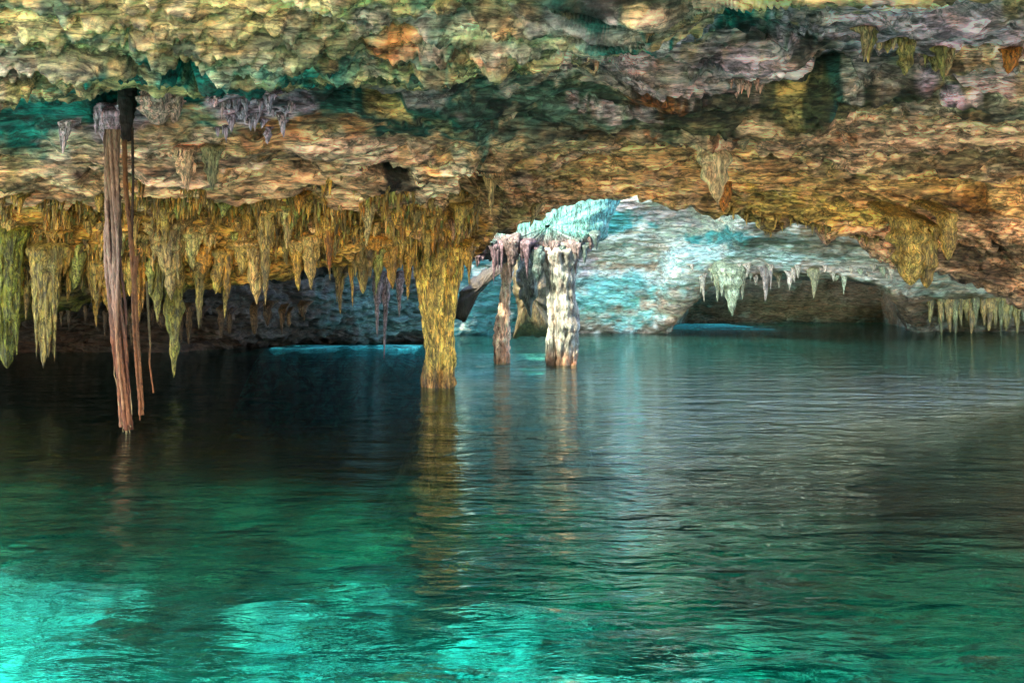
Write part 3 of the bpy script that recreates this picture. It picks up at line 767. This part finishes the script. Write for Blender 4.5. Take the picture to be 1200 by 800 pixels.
st("pink rounded dripstone bulb in the teal hollow", 188, 104, 146, 38, (.66, .40, .36), 125, style='bulb', drips=3, d=DM.at(188, 118, 4) - .2, nseg=34)
st("slim pink dripstone lobe against the pink rounded bulb", 207, 104, 145, 14, (.62, .36, .30), 126, style='bulb', drips=1, d=DM.at(206, 118, 4) - .2)
st("dusky lavender dripstone lobe at the head of the thick root", 130, 120, 178, 32, (.60, .44, .60), 127, style='fang', drips=7, d=DM.at(128, 138, 4) - .05, up=.7, flare=.1)
st("small white tipped lavender stalactite in the teal hollow", 76, 142, 180, 14, (.74, .60, .72), 128, drips=3, off=.15)
st("pink cone stalactite on the tan band below the pink bulb", 216, 172, 224, 22, (.72, .44, .28), 129, style='fang', flare=.1, drips=1, off=.15, squash=.6)
st("grey green cone stalactite next to the pink cone", 247, 170, 224, 19, (.36, .34, .18), 130, style='fang', flare=.1, drips=1, off=.15, squash=.6)
st("bright orange stalactite stub on the lavender roof", 1187, 56, 86, 17, (.55, .19, .03), 131, style='bulb', drips=1)
st("tiny pale orange stalactite under the green roof band", 706, 124, 146, 10, (.52, .30, .18), 132, drips=2)
st("small tan nub at the front edge of the overhang", 715, 196, 214, 8, (.46, .33, .15), 133, drips=0)
fs = [st("large bulbous ochre flowstone with an eroded dark hollow", 1066, 252, 335, 42, (.60, .43, .12), 140, style='bulb', drips=1, dl=(.5, .9), off=.55, flare=0.1, up=.6, name="flowstone", cat="flowstone", nseg=48, flute=.16, rough=.07),
      st("narrow ochre flowstone lobe attached to the bulbous one, lower tip", 1086, 262, 338, 24, (.44, .31, .08), 141, style='bulb', drips=3, off=.6, flare=.1, up=.6, name="flowstone", cat="flowstone", nseg=34, flute=.16, rough=.07),
      st("egg shaped ochre flowstone lobe beside the bulbous one", 1111, 246, 305, 20, (.52, .35, .10), 142, style='bulb', drips=2, off=.6, flare=.1, up=.6, name="flowstone", cat="flowstone", nseg=30, flute=.16, rough=.07)]

# rear pendants below the pale wall
for i, (x, y0, y1, w, c_, lab) in enumerate([
    (857, 318, 371, 26, (.36, .42, .26), "wide pale green stalactite over the distant dark arch"),
    (841, 318, 354, 10, (.34, .36, .20), "narrow green stalactite left of the wide pale green one"),
    (870, 318, 353, 9, (.30, .30, .18), "thin stalactite tucked against the wide pale green one"),
    (898, 316, 354, 11, (.36, .30, .24), "brown stalactite standing apart in the distant arch"),
    (824, 326, 354, 6, (.40, .36, .26), "thin cream stalactite at the narrow end of the distant arch"),
    (955, 318, 350, 10, (.30, .28, .14), "olive stalactite under the distant pale ledge")]):
    st(lab, x, y0 - 3, y1, w, c_, 150 + i, dm=DM2, off=.2, drips=2, up=.5)

# ------------------------------------------------------------------ counted repeats, hung in clusters
def cluster(label, group, n, xr, yr, lr, wr, cols, seed, dm=None, d=None, style='cone', up=.2, drips=(0, 3), name='stalactite', cat='stalactite'):
    r_ = np.random.default_rng(seed)
    for i in range(n):
        x = xr[0] + (xr[1] - xr[0]) * (i + r_.random()) / n
        y = yr(x, r_) if callable(yr) else yr[0] + (yr[1] - yr[0]) * r_.random()
        l = lr[0] + (lr[1] - lr[0]) * r_.random() ** 1.6
        w = (wr[0] + (wr[1] - wr[0]) * r_.random()) * (0.6 + 0.4 * l / lr[1])
        c_ = cols[r_.integers(len(cols))]
        dd = d if d else ((dm or DM).at(x, y, 4) or 11.5) - 0.03
        st(label, x, y, y + l, w, c_, seed * 1000 + i, style=['cone', 'cone', 'spike', 'bulb'][r_.integers(4)] if style == 'cone' else style, drips=int(r_.integers(*drips)), d=dd, group=group, up=up, nseg=11, name=name, cat=cat)
lipL = lambda x, r_: np.interp(x, [-60, 0, 150, 300, 420, 500], [330, 325, 312, 288, 288, 285]) - 14 * r_.random()
cluster("amber stalactite in the dense ragged curtain over the dark recess", "stalactites along the ragged curtain edge", 46, (-30, 500), lipL, (18, 74), (10, 32), GOLDS, 21, drips=(2, 7))
cluster("short gold stalactite on the face of the stalactite curtain", "short stalactites on the curtain face", 46, (-30, 545), (236, 290), (16, 56), (8, 26), GOLDS + [(.56, .48, .18)], 22, drips=(1, 6))
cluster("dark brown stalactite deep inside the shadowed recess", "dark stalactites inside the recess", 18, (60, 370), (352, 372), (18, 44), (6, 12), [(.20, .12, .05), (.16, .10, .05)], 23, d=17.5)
cluster("violet grey stalactite in the fringe above the white column", "violet grey fringe above the white column", 26, (548, 700), (274, 302), (10, 54), (4, 15), [(.12, .09, .12), (.15, .13, .14), (.10, .08, .08), (.06, .12, .12)], 24, d=16.05, drips=(1, 4))
cluster("small cream stalactite in the row along the distant pale ledge", "cream row along the distant ledge", 30, (810, 1060), (308, 322), (8, 26), (5, 10), [(.60, .50, .38), (.50, .44, .32), (.36, .40, .26)], 25, dm=DM2, up=.5)

cluster("lavender knob in the knobbly fringe at the teal hollow's rim", "lavender knobs along the teal hollow", 26, (246, 345), (105, 150), (8, 22), (6, 13), [(.46, .34, .48), (.50, .34, .40), (.40, .32, .44)], 26, up=.1)
cluster("olive grass-like drip under the lip of the ochre roof", "fine drips under the roof lip", 25, (842, 1045), lambda x, r_: np.interp(x, [840, 900, 1000, 1050], [246, 258, 276, 292]) - 10 * r_.random(), (6, 20), (3, 7), [(.42, .30, .08), (.34, .27, .07), (.24, .22, .08)], 27, up=.15)
cluster("olive drapery tooth hanging in the pink roof notch", "olive drapery teeth in the pink roof", 12, (1008, 1112), lambda x, r_: np.interp(x, [1008, 1112], [30, 58]), (18, 46), (10, 16), [(.40, .30, .10), (.30, .26, .08), (.46, .32, .16)], 28, up=.15, name='stone_drapery', cat='drapery')
cluster("tiny pinkish tooth under the pink roof edge", "pink teeth under the roof edge", 9, (850, 892), (92, 98), (10, 20), (6, 9), [(.50, .28, .22), (.46, .30, .26)], 29, up=.1)
cluster("mossy ochre drapery fold reaching the water under the brown slab", "mossy drapery folds at the slab foot", 24, (1090, 1225), (328, 340), (46, 60), (9, 20), [(.30, .26, .08), (.22, .24, .10), (.36, .26, .08), (.26, .30, .18)], 30, d=31.0, style='straw', up=.8, name='stone_drapery', cat='drapery')
cluster("amber drip fringing the head of the thick golden column", "amber drips round the column head", 18, (478, 552), (272, 296), (16, 46), (6, 13), GOLDS, 32, d=11.85)
cluster("small gold stalactite along the curtain's upper ledge", "gold drips on the upper ledge", 14, (-20, 560), (226, 240), (12, 26), (6, 12), GOLDS, 31)

def fringe():
    """the countless finger-long drips that fur the curtain: one mass"""
    r_ = np.random.default_rng(77)
    Vs, Qs, Cs, o = [], [], [], 0
    t = np.linspace(0, 1, 5)[:, None]; A = np.linspace(0, 2 * np.pi, 6, endpoint=False)[None, :]
    r, c = np.meshgrid(np.arange(4), np.arange(6), indexing='ij')
    q0 = np.stack([r * 6 + c, r * 6 + (c + 1) % 6, r * 6 + 6 + (c + 1) % 6, r * 6 + 6 + c], 2).reshape(-1, 4)
    xx = -60 + 620 * r_.random(11000); uu = r_.random(11000)
    pn = fbm(np.stack([xx / 38, uu * 3, 0 * xx], 1), 3)
    for i in range(11000):
        x = float(xx[i])
        if pn[i] < -.08: continue
        lo = float(np.interp(x, [-60, 150, 300, 540], [335, 325, 296, 286]))
        y0 = 222 + 10 * math.sin(x / 37.0) + 8 * math.sin(x / 13.0) + 26 * max(0, pn[i])
        y = y0 + (lo - y0) * uu[i]
        d = DM.at(x, y, 2)
        if d is None or d > 13.2: continue
        p = world_pt(x, y, d - .02)
        l = (4 + 20 * r_.random() ** 2.2) / F * d; R = (1.3 + 3.0 * r_.random() ** 1.5) / F * d
        rad = R * ((1 - t) ** .8 + .06) * (1 + .2 * np.sin(9 * t + r_.random() * 6))
        w = (r_.random(2) - .5) * R * 1.4
        V = np.stack([p[0] + rad * np.cos(A) + w[0] * t, p[1] + rad * np.sin(A) + .04 * (1 - t), p[2] + .05 - (l + .05) * t + 0 * A], 2)
        Vs.append(V.reshape(-1, 3)); Qs.append(q0 + o); o += 30
        Cs.append(np.tile(np.array(GOLDS[r_.integers(8)]) * (.7 + .6 * r_.random()), (30, 1)))
    ob = mesh_obj("small_stalactites", np.concatenate(Vs), None, M_STAL, col=np.concatenate(Cs), quads=np.concatenate(Qs))
    tag(ob, "fur of finger sized gold drips all over the stalactite curtain", "stalactites", kind="stuff")
fringe()

# grey shelf that carries the fringe and the two rear columns
def shelf_rock(name, pts, d, thick, color, seed, label, cat, top_light=None):
    """a rough block of rock: outline in front, real depth behind"""
    n = len(pts); nr = 14
    c = np.mean(pts, axis=0)
    base = world_pt(c[0], c[1], d)
    P_ = np.array([world_pt(x, y, d) for x, y in pts])
    m = 90
    k = np.linspace(0, n, m, endpoint=False)
    loop = np.stack([np.interp(k, np.arange(n + 1), np.append(P_[:, i], P_[0, i])) for i in range(3)], 1)
    ctr = loop.mean(0)
    rows = []
    for j in range(nr):
        a_ = np.pi * (j + .5) / nr
        s_ = np.sin(a_) ** 0.5 if 0 < j < nr - 1 else 0.03; y = -np.cos(a_) * thick / 2
        rows.append(ctr + (loop - ctr) * s_ + [0, y, 0])
    V = np.array(rows)
    f = V.reshape(-1, 3).astype(np.float32)
    nrm = f - ctr; nrm /= np.linalg.norm(nrm, axis=1)[:, None] + 1e-6
    f = f + nrm * (0.12 * fbm(f * 2.2, 4, .6) + .05 * (0.6 - worley(f * 5)))[:, None]
    V = f.reshape(V.shape)
    tubes = [(V - base, fbm(f * 3, 3).reshape(V.shape[:2]))]
    VV, Q, nz = join_tubes(tubes)
    cap0 = len(VV)
    col = np.array(color) * (1 + .4 * nz[:, None])
    if top_light is not None:
        tm = smooth(VV[:, 2] + .12 * nz, -.36, -.16)[:, None]; col = col * (1 - tm) + np.array(top_light) * tm  # turquoise light painted on the upper part of the block
    me_q = Q
    o = mesh_obj(name, VV, None, M_STAL, col=np.clip(col, .01, .9), quads=me_q)
    o.location = base
    return tag(o, label, cat)
shelf_rock("rock_shelf", [(530, 214), (600, 200), (680, 196), (738, 212), (722, 244), (712, 270), (700, 290), (690, 298), (660, 297), (640, 306), (612, 298), (590, 308), (560, 304), (538, 312)], 16.6, .9, (.34, .30, .34), 1, "hanging rock with painted turquoise light and a lavender grey lower edge above the rear columns", "rock", top_light=(.16, .50, .50))
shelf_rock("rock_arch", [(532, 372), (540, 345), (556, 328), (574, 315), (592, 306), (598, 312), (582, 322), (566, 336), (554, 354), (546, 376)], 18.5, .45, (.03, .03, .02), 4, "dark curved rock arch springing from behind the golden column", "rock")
shelf_rock("rock_pillar", [(607, 300), (640, 300), (644, 345), (646, 392), (602, 394), (608, 365), (600, 335)], 21.0, 1.2, (.10, .09, .04), 2, "dark olive leaning rock pillar behind the slim column", "rock")
shelf_rock("hanging_drapery", [(606, 296), (632, 298), (630, 340), (622, 374), (614, 360), (607, 330)], 17.6, .35, (.13, .17, .14), 3, "pale green stone drapery hanging between the rear columns", "drapery")
